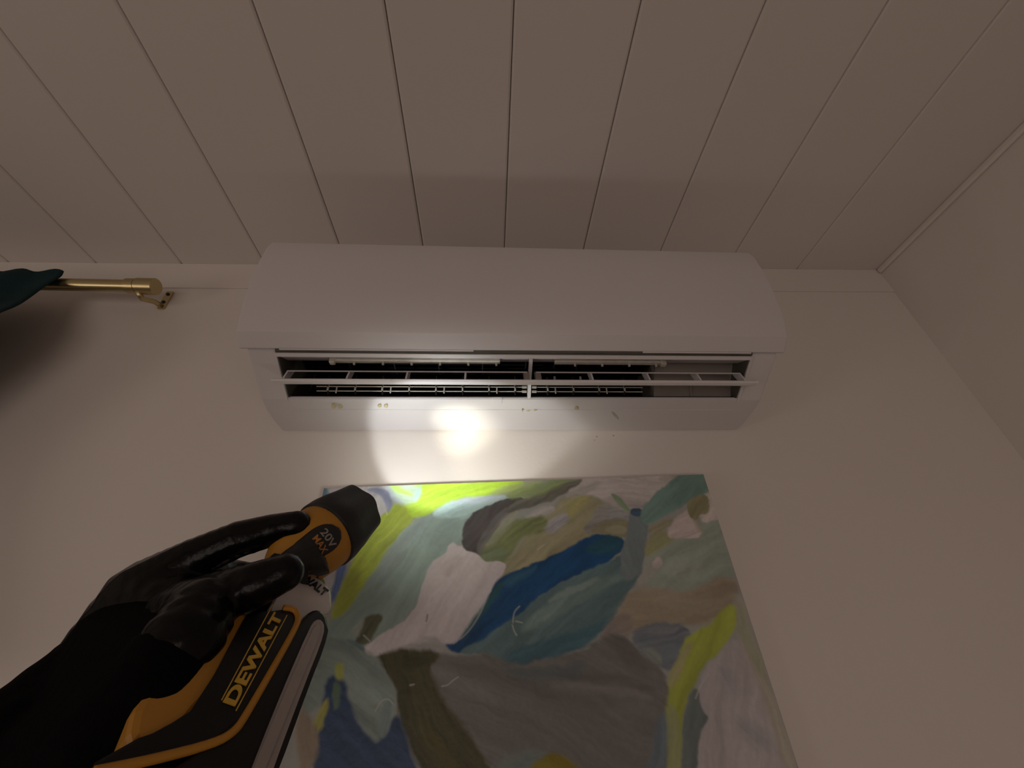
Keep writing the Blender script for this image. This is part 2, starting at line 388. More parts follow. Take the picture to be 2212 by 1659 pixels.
def sdist(poly, x, y):
    d = np.full(x.shape, 1e9); inside = np.zeros(x.shape, bool); n = len(poly)
    for i in range(n):
        ax, ay = poly[i]; bx, by = poly[(i+1) % n]
        ex, ey = bx-ax, by-ay; L = ex*ex+ey*ey+1e-12
        t = np.clip(((x-ax)*ex+(y-ay)*ey)/L, 0, 1)
        d = np.minimum(d, (x-ax-t*ex)**2+(y-ay-t*ey)**2)
        c = ((ay > y) != (by > y)) & (x < (bx-ax)*(y-ay)/(by-ay+1e-12)+ax); inside ^= c
    d = np.sqrt(d); return np.where(inside, -d, d)
SID = [100]
def stroke(poly, col, soft=.006, ang=None, streak=.22, alpha=1.0, sm=2, col2=None):
    """brush stroke: outline in photo pixels, albedo, edge softness in metres, bristle direction"""
    SID[0] += 7
    P = [uv_of(*p) for p in smooth_poly(poly, sm)]
    xs = [p[0] for p in P]; ys = [p[1] for p in P]; mgn = soft*2+.02
    sel = (S > min(xs)-mgn) & (S < max(xs)+mgn) & (T > min(ys)-mgn) & (T < max(ys)+mgn)
    if not sel.any(): return
    x, y = WS[sel], WT[sel]
    if ang is None:
        c = np.cov(np.array(P).T); w, vv = np.linalg.eigh(c); ang = math.atan2(vv[1, 1], vv[0, 1])
    ca, sa = math.cos(ang), math.sin(ang); a = x*ca+y*sa; b = -x*sa+y*ca + .035*fbm(x*9, y*9, SID[0]+50)
    nz = .8*fbm(a*9, b*75, SID[0]) + .55*fbm(a*22, b*260, SID[0]+3) + .3*fbm(x*30, y*30, SID[0]+21)
    d = sdist(P, x, y) - .0012 + nz*soft*.7
    k = np.clip(.5-d/soft, 0, 1); k = k*k*(3-2*k)*alpha
    k *= np.clip(1.3+.8*nz, 0, 1)
    c = np.array(col)[None, :]*np.ones((x.size, 1))
    if col2 is not None:
        f = np.clip((a-a.min())/(a.max()-a.min()+1e-9), 0, 1)[:, None]; c = c*(1-f)+np.array(col2)[None, :]*f
    c = c*np.clip(1+streak*3.2*nz, .4, 1.7)[:, None]
    img[sel] = img[sel]*(1-k[:, None])+c*k[:, None]
    hgt[sel] = hgt[sel]*(1-k)+(.0004+.0006*nz)*k
def C(pts): return [(639+x/1.991, 1000+y/1.991) for x, y in pts]
def sk(pts, col, soft=.006, **kw): stroke(C(pts), col, soft, **kw)
navy = (.012, .075, .19)
# left column
sk([(60,95),(330,95),(400,100),(400,200),(300,330),(180,420),(150,600),(60,700)], (.50,.47,.47), .010)
sk([(108,104),(136,104),(131,150),(106,170)], (.15,.25,.33), .004)
sk([(140,720),(180,640),(290,520),(380,390),(480,270),(560,230),(760,195),(740,240),(712,330),(690,352),(650,382),(600,420),(570,520),(530,590),(480,650),(420,700),(340,775),(280,795),(100,900),(0,1020),(0,900)], (.30,.385,.34), .007, streak=.14, ang=-.9)
sk([(380,420),(520,260),(600,240),(480,340),(420,430),(330,500)], (.25,.28,.28), .010, alpha=.6)
sk([(400,460),(470,380),(490,390),(420,480),(340,540)], (.20,.23,.22), .006, alpha=.5)
sk([(560,300),(620,250),(700,250),(690,340),(600,380)], (.27,.33,.30), .012, alpha=.5)
sk([(188,400),(216,392),(212,480),(188,560),(165,610),(148,580),(170,490)], (.12,.18,.36), .006)
sk([(390,200),(470,170),(545,195),(480,270),(400,370),(320,480),(280,560),(205,655),(158,668),(180,590),(240,450),(300,330)], (.42,.50,.07), .006, ang=-.9, streak=.25)
sk([(158,660),(200,540),(250,470),(290,480),(270,560),(195,655)], (.27,.28,.07), .010, alpha=.6, ang=-.9)
sk([(400,105),(520,92),(760,75),(985,66),(960,100),(880,128),(760,152),(620,192),(560,228),(500,228),(470,180),(430,150)], (.46,.66,.06), .005, streak=.20, ang=-.25)
sk([(900,95),(1000,72),(1060,66),(1000,110),(900,140),(820,146)], (.44,.50,.22), .008, alpha=.7)
sk([(385,100),(470,95),(545,115),(520,165),(450,182),(400,160)], (.50,.58,.57), .007, alpha=.75)
sk([(388,105),(430,105),(505,135),(495,148),(430,132)], (.42,.62,.10), .005, alpha=.85)
sk([(505,150),(535,100),(545,104),(520,165)], (.38,.60,.50), .005, alpha=.7)
sk([(295,118),(380,123),(402,170),(398,222),(382,205),(365,152),(310,135)], (.22,.24,.36), .005, alpha=.85)
sk([(570,232),(640,182),(760,155),(880,142),(935,158),(800,192),(740,238),(660,242)], (.44,.59,.55), .005, alpha=.92, ang=-.4)
sk([(640,180),(760,150),(890,140),(900,152),(760,175)], (.52,.56,.62), .005, alpha=.7)
# top centre and right
sk([(1180,70),(1645,40),(1600,120),(1500,205),(1400,212),(1350,172),(1200,132),(1140,115)], (.56,.50,.47), .006)
sk([(800,440),(880,435),(960,370),(1000,300),(1050,230),(1150,150),(1220,130),(1345,190),(1300,285),(1250,335),(1150,385),(1050,425),(900,495),(860,475)], (.38,.345,.21), .008, ang=-.55, streak=.22)
sk([(1180,150),(1265,140),(1230,200),(1150,260)], (.46,.42,.13), .008, alpha=.55)
sk([(970,245),(1085,178),(1108,205),(1000,250)], (.50,.46,.43), .005)
sk([(1050,265),(1150,215),(1175,245),(1100,305)], (.42,.40,.41), .006, streak=.4)
sk([(768,402),(800,350),(900,270),(1000,235),(1075,232),(1060,290),(970,322),(940,372),(890,432),(820,444)], (.20,.225,.10), .006, streak=.35, ang=-.6)
sk([(780,405),(860,350),(930,370),(880,430),(820,437)], (.21,.26,.16), .007, alpha=.6)
sk([(785,350),(870,250),(960,198),(940,255),(820,365)], (.36,.36,.24), .008, alpha=.7)
sk([(704,366),(714,310),(740,238),(800,188),(962,146),(972,165),(880,232),(810,312),(776,382),(770,408),(745,388)], (.095,.083,.08), .0028, streak=.3, ang=-.9)
sk([(772,402),(776,345),(830,262),(962,158),(968,178),(885,242),(822,322),(788,398)], (.19,.175,.17), .004, alpha=.85, ang=-.85)
sk([(880,218),(1000,140),(1110,100),(1232,64),(1195,105),(1080,162),(960,204)], (.19,.18,.145), .004, streak=.35, ang=-.45)
sk([(950,102),(1130,68),(1205,62),(1080,112),(960,150),(900,152)], (.28,.36,.10), .007, alpha=.7)
sk([(1140,145),(1260,85),(1330,90),(1200,150)], (.55,.50,.46), .006, alpha=.7)
# pale body
sk([(598,422),(648,386),(668,340),(684,352),(700,370),(760,395),(812,440),(895,428),(902,450),(862,510),(832,560),(800,640),(742,732),(680,778),(640,762),(590,742),(480,792),(370,824),(308,818),(285,784),(400,720),(500,660),(552,560)], (.66,.585,.58), .0028, streak=.10, ang=-1.0)
sk([(620,440),(680,400),(720,420),(650,480)], (.58,.50,.49), .008, alpha=.6)
sk([(760,690),(800,620),(832,560),(842,545),(815,620),(770,710),(700,770)], (.44,.46,.47), .004, alpha=.8)
sk([(430,800),(560,735),(652,772),(620,805),(500,805),(380,826)], (.46,.44,.42), .006, alpha=.75)
# blues
sk([(640,768),(690,782),(762,722),(820,622),(840,540),(900,482),(1060,422),(1200,352),(1270,310),(1340,306),(1414,325),(1400,378),(1270,474),(1240,457),(1080,540),(980,640),(880,712),(760,802),(700,808)], navy, .0035, streak=.3, ang=-.6)
sk([(790,650),(850,540),(895,505),(880,560),(830,640),(750,740),(710,770)], (.030,.10,.105), .006, alpha=.85)
sk([(1235,372),(1330,312),(1402,328),(1385,382),(1300,392)], (.03,.11,.12), .008, alpha=.65)
sk([(1000,480),(1180,400),(1240,430),(1080,510),(980,590),(900,640)], (.010,.09,.23), .010, alpha=.6)
sk([(890,505),(1050,435),(1000,480),(905,545)], (.05,.14,.19), .008, alpha=.6)
sk([(700,812),(800,770),(900,702),(980,642),(1090,542),(1240,466),(1400,402),(1470,330),(1502,360),(1482,450),(1422,560),(1370,672),(1280,752),(1150,832),(1000,852),(850,838)], (.125,.20,.205), .004, streak=.22, ang=-.62)
sk([(940,740),(1060,620),(1200,540),(1350,490),(1440,470),(1300,540),(1180,610),(1060,700)], (.25,.34,.31), .010, alpha=.7, ang=-.6)
sk([(1060,600),(1180,530),(1330,480),(1200,550)], (.32,.40,.36), .006, alpha=.6, ang=-.5)
sk([(1180,660),(1300,560),(1420,500),(1400,580),(1300,660)], (.11,.18,.19), .010, alpha=.7)
sk([(850,840),(1100,765),(1280,690),(1365,672),(1280,752),(1150,842),(1000,857)], (.06,.14,.18), .010, alpha=.85)
sk([(1240,285),(1300,190),(1400,205),(1448,240),(1330,250),(1265,305)], (.33,.32,.31), .006, alpha=.85, streak=.35)
sk([(1262,300),(1320,252),(1440,246),(1446,300),(1400,322),(1330,302)], (.26,.24,.15), .004)
sk([(1320,290),(1400,270),(1430,290),(1390,312)], (.38,.35,.24), .005, alpha=.6)
sk([(1448,205),(1492,200),(1522,230),(1502,350),(1472,482),(1400,502),(1392,400),(1420,320)], (.20,.24,.25), .004, streak=.12, ang=1.4)
sk([(1446,198),(1494,196),(1492,226),(1448,226)], (.065,.115,.18), .003)
sk([(1356,148),(1368,138),(1448,205),(1425,213)], (.25,.37,.20), .004, alpha=.9)
# right column
sk([(1480,505),(1500,400),(1560,330),(1700,320),(1762,242),(1800,225),(1842,320),(1884,450),(1876,505),(1780,545),(1640,565),(1540,525)], (.335,.38,.32), .008, streak=.16)
sk([(1560,440),(1700,400),(1760,430),(1720,500),(1600,500)], (.40,.44,.38), .012, alpha=.5)
sk([(1640,470),(1700,450),(1690,490),(1640,500)], (.28,.31,.25), .006, alpha=.6)
sk([(1500,335),(1620,290),(1640,340),(1560,382),(1500,402)], (.36,.34,.12), .008, alpha=.7)
sk([(1510,282),(1642,228),(1600,282),(1530,312)], (.36,.32,.19), .005, alpha=.85)
sk([(1635,230),(1690,188),(1712,250),(1764,310),(1640,328),(1598,322)], (.57,.48,.45), .004)
sk([(1736,125),(1830,120),(1860,250),(1800,235),(1755,265),(1738,215)], (.60,.52,.47), .004)
sk([(1462,515),(1500,430),(1560,398),(1577,430),(1540,462),(1475,525)], (.42,.40,.36), .005, alpha=.8)
sk([(1530,420),(1562,402),(1574,430),(1540,452)], (.54,.47,.45), .003)
sk([(1488,212),(1530,150),(1620,80),(1660,55),(1756,36),(1778,125),(1690,152),(1600,212),(1520,272),(1498,262)], (.185,.295,.255), .004, streak=.2, ang=-.6)
sk([(1560,60),(1640,46),(1660,56),(1560,90)], (.36,.33,.24), .006, alpha=.6)
sk([(1678,160),(1770,128),(1770,212),(1736,214),(1722,252),(1690,222)], (.30,.27,.15), .003)
sk([(1700,240),(1735,250),(1760,300),(1730,290)], (.36,.33,.24), .006, alpha=.7)
sk([(1458,532),(1540,525),(1680,565),(1888,482),(1902,560),(1866,642),(1740,692),(1560,682),(1440,742),(1366,692),(1400,602)], (.345,.285,.205), .009, streak=.16)
sk([(1520,560),(1680,590),(1800,560),(1760,620),(1600,630)], (.38,.34,.26), .012, alpha=.5)
sk([(1366,672),(1440,640),(1440,742),(1340,780),(1300,760)], (.30,.25,.22), .008, alpha=.8)
sk([(1428,742),(1520,682),(1640,692),(1702,730),(1682,802),(1612,902),(1560,882),(1488,832)], (.185,.21,.235), .006, streak=.3)
sk([(1490,720),(1600,690),(1660,710),(1560,740)], (.27,.27,.29), .007, alpha=.6)
sk([(1478,800),(1545,810),(1566,880),(1500,845)], (.28,.31,.27), .006, alpha=.8)
sk([(1896,560),(1925,600),(1965,760),(2045,960),(2140,1250),(2160,1400),(2080,1400),(1990,1000),(1920,820),(1888,700)], (.42,.38,.31), .010)
sk([(1888,755),(1932,840),(1992,960),(2066,1200),(2110,1400),(1700,1400),(1710,1050),(1742,940),(1800,852)], (.46,.41,.41), .007, streak=.14)
sk([(1900,600),(1920,620),(1960,760),(2030,930),(2000,920),(1930,780),(1890,700)], (.30,.32,.20), .009, alpha=.6)
sk([(1698,722),(1800,682),(1894,588),(1894,702),(1852,782),(1762,872),(1692,962),(1652,1100),(1642,1400),(1570,1400),(1580,1150),(1590,962),(1630,852)], (.375,.415,.07), .005, streak=.18)
sk([(1590,962),(1640,832),(1720,762),(1660,862),(1620,962)], (.42,.37,.22), .006, alpha=.75)
sk([(1800,880),(1880,900),(1902,980),(1850,1002)], (.33,.32,.32), .014, alpha=.55)
sk([(1880,1100),(2000,1120),(2056,1250),(1950,1222)], (.30,.30,.29), .016, alpha=.55)
sk([(1688,1000),(1722,978),(1742,1100),(1772,1112),(1712,1200),(1702,1400),(1640,1400),(1660,1150)], (.165,.195,.185), .004)
# lower middle
sk([(420,836),(560,805),(720,822),(900,852),(1060,852),(1200,832),(1300,752),(1400,742),(1480,832),(1560,892),(1592,962),(1592,1052),(1562,1150),(1540,1400),(860,1400),(640,1000)], (.185,.176,.16), .006, streak=.12, ang=.5)
sk([(640,830),(1000,930),(1300,962),(1500,1002),(1400,1042),(1000,1002),(720,882)], (.135,.126,.115), .014, alpha=.65, ang=.3)
sk([(1050,962),(1300,938),(1500,1000),(1545,1045),(1300,982)], (.26,.24,.235), .010, alpha=.6, ang=.2)
sk([(1100,920),(1300,900),(1480,950),(1560,1010),(1350,940)], (.13,.12,.11), .010, alpha=.6, ang=.25)
sk([(560,862),(700,900),(900,1062),(760,1022),(620,922)], (.24,.23,.22), .010, alpha=.6, ang=.7)
sk([(1000,1060),(1180,1120),(1300,1300),(1160,1240)], (.21,.20,.185), .016, alpha=.5)
sk([(860,850),(1100,902),(1260,850),(1200,922),(1000,922)], (.11,.145,.155), .010, alpha=.65)
sk([(1320,760),(1400,745),(1470,830),(1520,900),(1420,860)], (.14,.13,.118), .010, alpha=.6)
sk([(336,822),(450,800),(600,802),(622,832),(560,872),(640,1002),(762,1200),(890,1400),(600,1400),(480,1172),(430,992),(388,892)], (.072,.067,.032), .006, streak=.35, ang=1.0)
sk([(440,830),(560,815),(560,850),(460,880)], (.055,.052,.028), .008, alpha=.7)
sk([(520,1080),(600,1150),(720,1320),(640,1312)], (.12,.105,.03), .014, alpha=.55, ang=1.0)
sk([(0,830),(120,760),(220,772),(300,802),(350,852),(420,992),(434,1062),(392,1182),(330,1204),(270,1122),(212,962),(192,902),(130,1002),(70,1082),(0,1060)], (.25,.305,.275), .006)
sk([(128,928),(202,928),(212,1002),(262,1122),(340,1224),(400,1152),(440,1062),(482,1200),(566,1400),(40,1400),(110,1152)], (.048,.08,.155), .006, streak=.22)
sk([(370,1040),(400,1020),(418,1060),(400,1140),(360,1170)], (.21,.27,.26), .005, alpha=.8)
sk([(160,950),(186,950),(182,1050),(164,1062)], (.15,.22,.12), .005, alpha=.75)
sk([(98,1082),(136,1000),(136,1102),(100,1172),(78,1162)], (.38,.36,.10), .005)
sk([(168,882),(206,864),(196,930),(170,932)], (.38,.40,.10), .005)
sk([(0,1040),(70,1102),(112,1172),(72,1282),(20,1400),(0,1400)], (.32,.25,.18), .008)
sk([(850,1312),(1000,1252),(1100,1240),(1050,1320),(950,1400),(850,1400)], (.19,.24,.22), .016, alpha=.7)
sk([(1030,1312),(1125,1243),(1222,1310),(1262,1400),(1000,1400)], (.25,.20,.02), .006)
sk([(240,722),(300,672),(322,682),(282,762)], (.40,.40,.34), .006, alpha=.75)
sk([(308,660),(350,643),(367,665),(337,722),(302,772),(256,784),(290,722)], (.14,.14,.085), .004, streak=.35)
sk([(220,765),(270,780),(300,800),(260,795)], (.14,.20,.22), .004, alpha=.8)
sk([(1496,1400),(1540,1182),(1592,1052),(1582,1400)], (.17,.21,.24), .006)
sk([(1592,1042),(1632,1062),(1647,1200),(1642,1400),(1602,1400)], (.30,.31,.22), .006, alpha=.6)
# impasto scratches: thin ridges of lighter paint
def scratch(path, w=1.2, c=(.62, .60, .56), h=.0012):
    P = [uv_of(*p) for p in smooth_poly(path, 2, closed=False)]; d = np.full(S.shape, 1e9)
    for a, b in zip(P[:-1], P[1:]):
        ex, ey = b[0]-a[0], b[1]-a[1]; t = np.clip(((S-a[0])*ex+(T-a[1])*ey)/(ex*ex+ey*ey+1e-12), 0, 1)
        d = np.minimum(d, np.hypot(S-a[0]-t*ex, T-a[1]-t*ey))
    k = np.clip(1-d/(w*.0011), 0, 1); img[:] = img*(1-.75*k[..., None])+np.array(c)*.75*k[..., None]; hgt[:] += k*h
for pth in ([(1122,1310),(1110,1322),(1108,1345)], [(1107,1350),(1110,1362),(1116,1372)], [(1114,1342),(1128,1345)], [(825,1080),(832,1095),(836,1112)],
            [(955,1482),(968,1480),(978,1470),(990,1462)], [(886,1480),(895,1478)], [(812,1535),(825,1512),(840,1508),(850,1520)], [(980,1390),(1010,1369),(1040,1323),(1054,1284)],
            [(930,1300),(936,1290)], [(1502,1508),(1510,1484),(1532,1454)], [(786,1372),(800,1385)], [(970,1240),(976,1232)], [(1162,1188),(1176,1178)]):
    scratch(pth, c=(.55, .54, .50))
scratch([(924,1328),(921,1342)], 1.2, (.05, .05, .05))
img = np.clip(img*np.array((1.10, 1.17, 1.24)), .004, .88)  # cooler gain puts the torch's white bounce light into the paint colours
vv = np.stack([ptl.x+PX.x*S-PZ.x*T, np.full(S.shape, yf)-hgt-.0006, ptl.z+PX.z*S-PZ.z*T], -1).reshape(-1, 3) - np.array(base)
idx = np.arange(GT*GX).reshape(GT, GX)
q = np.stack([idx[:-1, :-1], idx[1:, :-1], idx[1:, 1:], idx[:-1, 1:]], -1).reshape(-1, 4)
me = bpy.data.meshes.new('painted_surface')
me.vertices.add(len(vv)); me.vertices.foreach_set('co', vv.astype(np.float32).ravel())
me.loops.add(q.size); me.loops.foreach_set('vertex_index', q.astype(np.int32).ravel())
me.polygons.add(len(q)); me.polygons.foreach_set('loop_start', np.arange(0, q.size, 4, dtype=np.int32)); me.polygons.foreach_set('loop_total', np.full(len(q), 4, np.int32))
me.polygons.foreach_set('use_smooth', np.ones(len(q), bool))
me.update(calc_edges=True)
ca_ = me.color_attributes.new('paint', 'FLOAT_COLOR', 'POINT')
ca_.data.foreach_set('color', np.concatenate([img.reshape(-1, 3), np.ones((GT*GX, 1))], 1).astype(np.float32).ravel())
me.materials.append(M['paint'])
o = bpy.data.objects.new('painted_surface', me); COL.objects.link(o); o.parent = PA

# ------------------------------------------------------------------ curtain rod and curtain
RD = .055
re = at_wall(338, 619, RD); rl = at_wall(110, 614, RD); rdir = (rl-re).normalized(); rod_end = re
CR = empty('curtain_rod', re - Vector((0, 0, .02)), 'brushed brass curtain rod with a round end cap and wall bracket', 'curtain rod')
V, Fs = tube([re+rdir*.02, re+rdir*1.1], .0112, 20); obj('rod', V, Fs, M['brass'], CR, smooth=True).data.set_sharp_from_angle(angle=.6)
V, Fs = tube([re+rdir*.050, re+rdir*.0495, re+rdir*.033], [.0132, .0138, .0138], 24); obj('collar', V, Fs, M['brass'], CR, smooth=True).data.set_sharp_from_angle(angle=.6)
V, Fs = tube([re+rdir*.0315, re+rdir*.0310, re+rdir*.001, re], [.0138, .0150, .0150, .0142], 28); obj('end_cap', V, Fs, M['brass'], CR, smooth=True).data.set_sharp_from_angle(angle=.6)
pw0 = at_wall(372, 632, 0); pw1 = at_wall(347, 667, 0); bx = (pw0.x+pw1.x)/2
bm = bmesh.new(); off = CR.location
box_bm(bm, (bx-.0065-off.x, D-.004-off.y, pw1.z-.002-off.z), (bx+.0065-off.x, D-off.y, pw0.z-off.z), .0012)
br = bm_obj('bracket_plate', bm, M['brass'], CR)
V, Fs = tube([(bx, D-.003, pw1.z+.004), (bx, D-.020, pw1.z-.001), (bx-.002, D-.042, re.z-.018), (bx-.004, D-.055, re.z-.012)], .0048, 12); obj('bracket_arm', V, Fs, M['brass'], CR, smooth=True)
for zz in (.32, .8):
    z = pw1.z+(pw0.z-pw1.z)*zz; V, Fs = tube([(bx, D-.004, z), (bx, D-.0055, z)], .0032, 10); obj('screw', V, Fs, M['black'], br, world=True)
for ch in br.children: ch.matrix_parent_inverse = Matrix.Identity(4)
for ch in list(br.children):
    for v in ch.data.vertices: v.co = v.co + br.location - off
# curtain: gathered teal cloth swept to the left, hem edge running down and away
edge = [at_wall(u, v, d) for u, v, d in ((140, 588, RD+.014), (132, 599, RD+.016), (104, 614, RD+.02), (74, 637, .080), (42, 660, .095), (0, 676, .125), (-110, 725, .15), (-260, 790, .16), (-420, 900, .15), (-520, 1100, .12), (-560, 1600, .10))]
edge = [Vector(p) for p in smooth_poly([tuple(p) for p in edge], 2, closed=False)]
NU = 80; NV = len(edge)-1; V, Fs = [], []
for j, p in enumerate(edge):
    for i in range(NU+1):
        s_ = i/NU
        y = p.y + (.016*math.sin(s_*40)*min(1, s_*5) - .01*math.sin(s_*13+j*.08)*min(1, s_*4))*min(1, j/9)
        V.append((p.x-s_*.62, min(y, D-RD-.0155) if j < 6 else y, p.z+(.004*math.sin(s_*70) if j < 3 else 0)))
for j in range(NV):
    for i in range(NU):
        a = j*(NU+1)+i; Fs.append((a, a+1, a+NU+2, a+NU+1))
cu = obj('curtain', V, Fs, M['curtain'], None, smooth=True)
md = cu.modifiers.new('thickness', 'SOLIDIFY'); md.thickness = .003
cu['label'] = 'dark teal curtain gathered on the brass rod at the left edge'; cu['category'] = 'curtain'

# ------------------------------------------------------------------ flashlight
HC = pt(695, 1162, .40)                                   # middle of the head
L = (RT*.354 + UP*.26 + FW*.898).normalized()             # where it points
Q0 = pt(600, 1450, .27)
AX = (HC-Q0).normalized()
BV = (RT*.815 - UP*.58).normalized()
NP = AX.cross(BV).normalized()
if NP.dot(Q0-CAM) > 0: NP = -NP
FL = empty('flashlight', Q0, 'black and yellow battery flashlight held in the gloved hand', 'flashlight')
def pp(u, v, lift=0.0): return on_plane(u, v, Q0+NP*lift, NP)
def slabpoly(name, poly, front, back, material, bev=.0015, sm=0, parent=FL):
    P = smooth_poly(poly, sm) if sm else poly
    W0 = [pp(u, v, 0) for u, v in P]; k = len(W0)
    bm = bmesh.new()
    a = [bm.verts.new(w+NP*front-Q0) for w in W0]; b = [bm.verts.new(w-NP*back-Q0) for w in W0]
    f0 = bm.faces.new(a); f1 = bm.faces.new(b[::-1])
    for i in range(k): bm.faces.new((a[i], b[i], b[(i+1) % k], a[(i+1) % k]))
    if bev: bmesh.ops.bevel(bm, geom=list(f0.edges), offset=bev, segments=2, affect='EDGES', profile=.5)
    o = bm_obj(name, bm, material, parent); return o
body = slabpoly('battery_housing', [(612,1322),(636,1318),(644,1336),(640,1352),(585,1450),(530,1545),(505,1580),(465,1605),(330,1640),(230,1664),(180,1690),(210,1640),(300,1590),(372,1571),(418,1541),(466,1452),(529,1333),(560,1318)], .0, .045, M['blackgloss'], .002)
slabpoly('yellow_shell', [(545,1310),(529,1333),(470,1452),(424,1541),(376,1573),(321,1588),(280,1595),(300,1500),(400,1380),(470,1310)], -.003, .050, M['yellow'], .004, sm=1)
path = smooth_poly([(612,1313),(636,1316),(645,1332),(641,1352),(585,1452),(530,1547),(508,1580),(465,1606),(330,1641),(200,1668)], 2, closed=False)
V, Fs = tube([pp(u, v, .0004) for u, v in path], .0023, 8); obj('yellow_trim', V, Fs, M['yellow'], FL, smooth=True)
rail = slabpoly('side_rail', [(655,1332),(672,1316),(690,1314),(706,1326),(712,1350),(700,1400),(670,1475),(600,1670),(560,1760),(300,1760),(330,1680),(480,1596),(520,1560),(590,1455)], .0, .040, M['blackgloss'], .003, sm=1)
slabpoly('grey_foot', [(668,1356),(680,1340),(694,1342),(700,1358),(690,1395),(660,1470),(592,1650),(570,1720),(520,1720),(558,1620),(610,1490)], .0016, .0, M['grey'], .0008, sm=1, parent=FL)
slabpoly('foot_inlay', [(671,1366),(681,1351),(689,1353),(691,1364),(678,1400),(575,1650),(555,1700),(530,1700),(562,1618),(612,1500)], .0024, .0, M['grey'], .0006, sm=1, parent=FL)
collar_ = slabpoly('grey_collar', [(585,1330),(600,1290),(640,1222),(668,1224),(696,1240),(722,1256),(728,1280),(722,1306),(706,1328),(660,1335)], -.006, .030, M['silver'], .003, sm=1)
def text_on(name, body_, p0, p1, upw, height, material, parent, size_to=True, thick=.0004):
    cu_ = bpy.data.curves.new(name, 'FONT'); cu_.body = body_; cu_.extrude = thick; cu_.offset = .032; cu_.align_x = 'LEFT'
    tmp = bpy.data.objects.new('tmp', cu_); COL.objects.link(tmp)
    dg = bpy.context.evaluated_depsgraph_get(); me = bpy.data.meshes.new_from_object(tmp.evaluated_get(dg))
    bpy.data.objects.remove(tmp)
    n = len(me.vertices); co = np.zeros(n*3); me.vertices.foreach_get('co', co); co = co.reshape(-1, 3)
    mn, mx = co.min(0), co.max(0); xd = p1-p0
    out = []
    for c in co:
        out.append(p0 + xd*((c[0]-mn[0])/(mx[0]-mn[0])) + upw*height*((c[1]-mn[1])/(mx[1]-mn[1])) + xd.cross(upw).normalized()*(thick if c[2] > 0 else -thick))
    off_ = parent.location if parent.parent is None else parent.parent.location
    for v, w in zip(me.vertices, out): v.co = w-off_
    me.materials.clear(); me.materials.append(material); me.name = name
    o = bpy.data.objects.new(name, me); COL.objects.link(o); o.parent = parent; return o
a0, a1 = pp(508, 1526, .0006), pp(612, 1331, .0006)
xd = (a1-a0).normalized(); uw = NP.cross(xd).normalized()
hh = (pp(486, 1509, 0)-pp(508, 1526, 0)).length
text_on('lettering', 'DEWALT', a0, a1, uw, hh, M['yprint'], body)
for off_px in ((-27, -20), (4, 3)):
    V, Fs = tube([pp(506+off_px[0], 1532+off_px[1], .0003), pp(616+off_px[0], 1326+off_px[1], .0003)], .0004, 5); obj('label_line', V, Fs, M['yprint'], body, world=False)
for ch in body.children:
    if ch.name.startswith('label_line'):
        for v in ch.data.vertices: v.co = v.co - Q0
b0, b1 = pp(628, 1236, -.0054), pp(700, 1288, -.0054)
xd = (b1-b0).normalized(); text_on('lettering', 'DEWALT', b0, b1, NP.cross(xd).normalized(), .0085, M['kprint'], collar_)
# head: lathe about L
e1 = (CAM-HC); e1 = (e1-L*e1.dot(L)).normalized(); e2 = L.cross(e1)
def lathe(name, prof_, material, seg=40, flat=None, parent=FL, smooth=True):
    V, Fs = [], []
    for s, r in prof_:
        for k in range(seg):
            a = 2*math.pi*k/seg; rr = r
            if flat: rr = r*(1-flat*min(1, max(0, (s-.008)/.02))*(.5-.5*math.cos(6*a)))
            V.append(HC+L*s+(e1*math.cos(a)+e2*math.sin(a))*rr)
    n = len(prof_)
    for i in range(n-1):
        for k in range(seg): k2 = (k+1) % seg; Fs.append((i*seg+k, i*seg+k2, (i+1)*seg+k2, (i+1)*seg+k))
    Fs.append(tuple(range(seg-1, -1, -1))); Fs.append(tuple(range((n-1)*seg, n*seg)))
    o = obj(name, V, Fs, material, parent, smooth=smooth); o.data.set_sharp_from_angle(angle=math.radians(35)); return o
lathe('head_shell', [(-.050, .014), (-.046, .019), (-.036, .0255), (-.022, .0300), (-.006, .0325), (.006, .0325), (.012, .0315)], M['yellow'])
lathe('bezel', [(.002, .0315), (.004, .0345), (.012, .0352), (.022, .0345), (.034, .0320), (.046, .0300), (.052, .0290), (.053, .0265), (.050, .0250), (.044, .0230), (.030, .012)], M['black'], seg=48, flat=.10)
lathe('lens', [(.0405, .0228), (.0420, .0228)], M['lens'])
# label plate wrapped on the head, running down into the neck
def head_pt(s, ang, lift):
    prof_ = [(-.060, .012), (-.050, .0165), (-.046, .019), (-.036, .0255), (-.022, .0300), (-.006, .0325), (.006, .0325), (.02, .0325)]
    ss = [p[0] for p in prof_]; r = float(np.interp(s, ss, [p[1] for p in prof_]))
    return HC+L*s+(e1*math.cos(ang)+e2*math.sin(ang))*(r+lift)
V, Fs = [], []; NS, NA = 16, 14; A0 = -.06+(.18 if RT.dot(e2) > 0 else -.18)
for j in range(NS+1):
    s = -.050+.046*j/NS
    t = j/NS; w = .44 if t < .6 else .44*math.sqrt(max(.02, 1-((t-.6)/.4)**2.6))
    w *= 1.0 if t > .25 else 1.0+.4*(.25-t)/.25
    for i in range(NA+1): V.append(head_pt(s, A0-.15*(1-t)+w*(2*i/NA-1), .0018 - (.0014 if i in (0, NA) else 0)))
for j in range(NS):
    for i in range(NA): a = j*(NA+1)+i; Fs.append((a, a+1, a+NA+2, a+NA+1))
plate = obj('label_plate', V, Fs, M['black'], FL, smooth=True)
sol = plate.modifiers.new('thickness', 'SOLIDIFY'); sol.thickness = .002
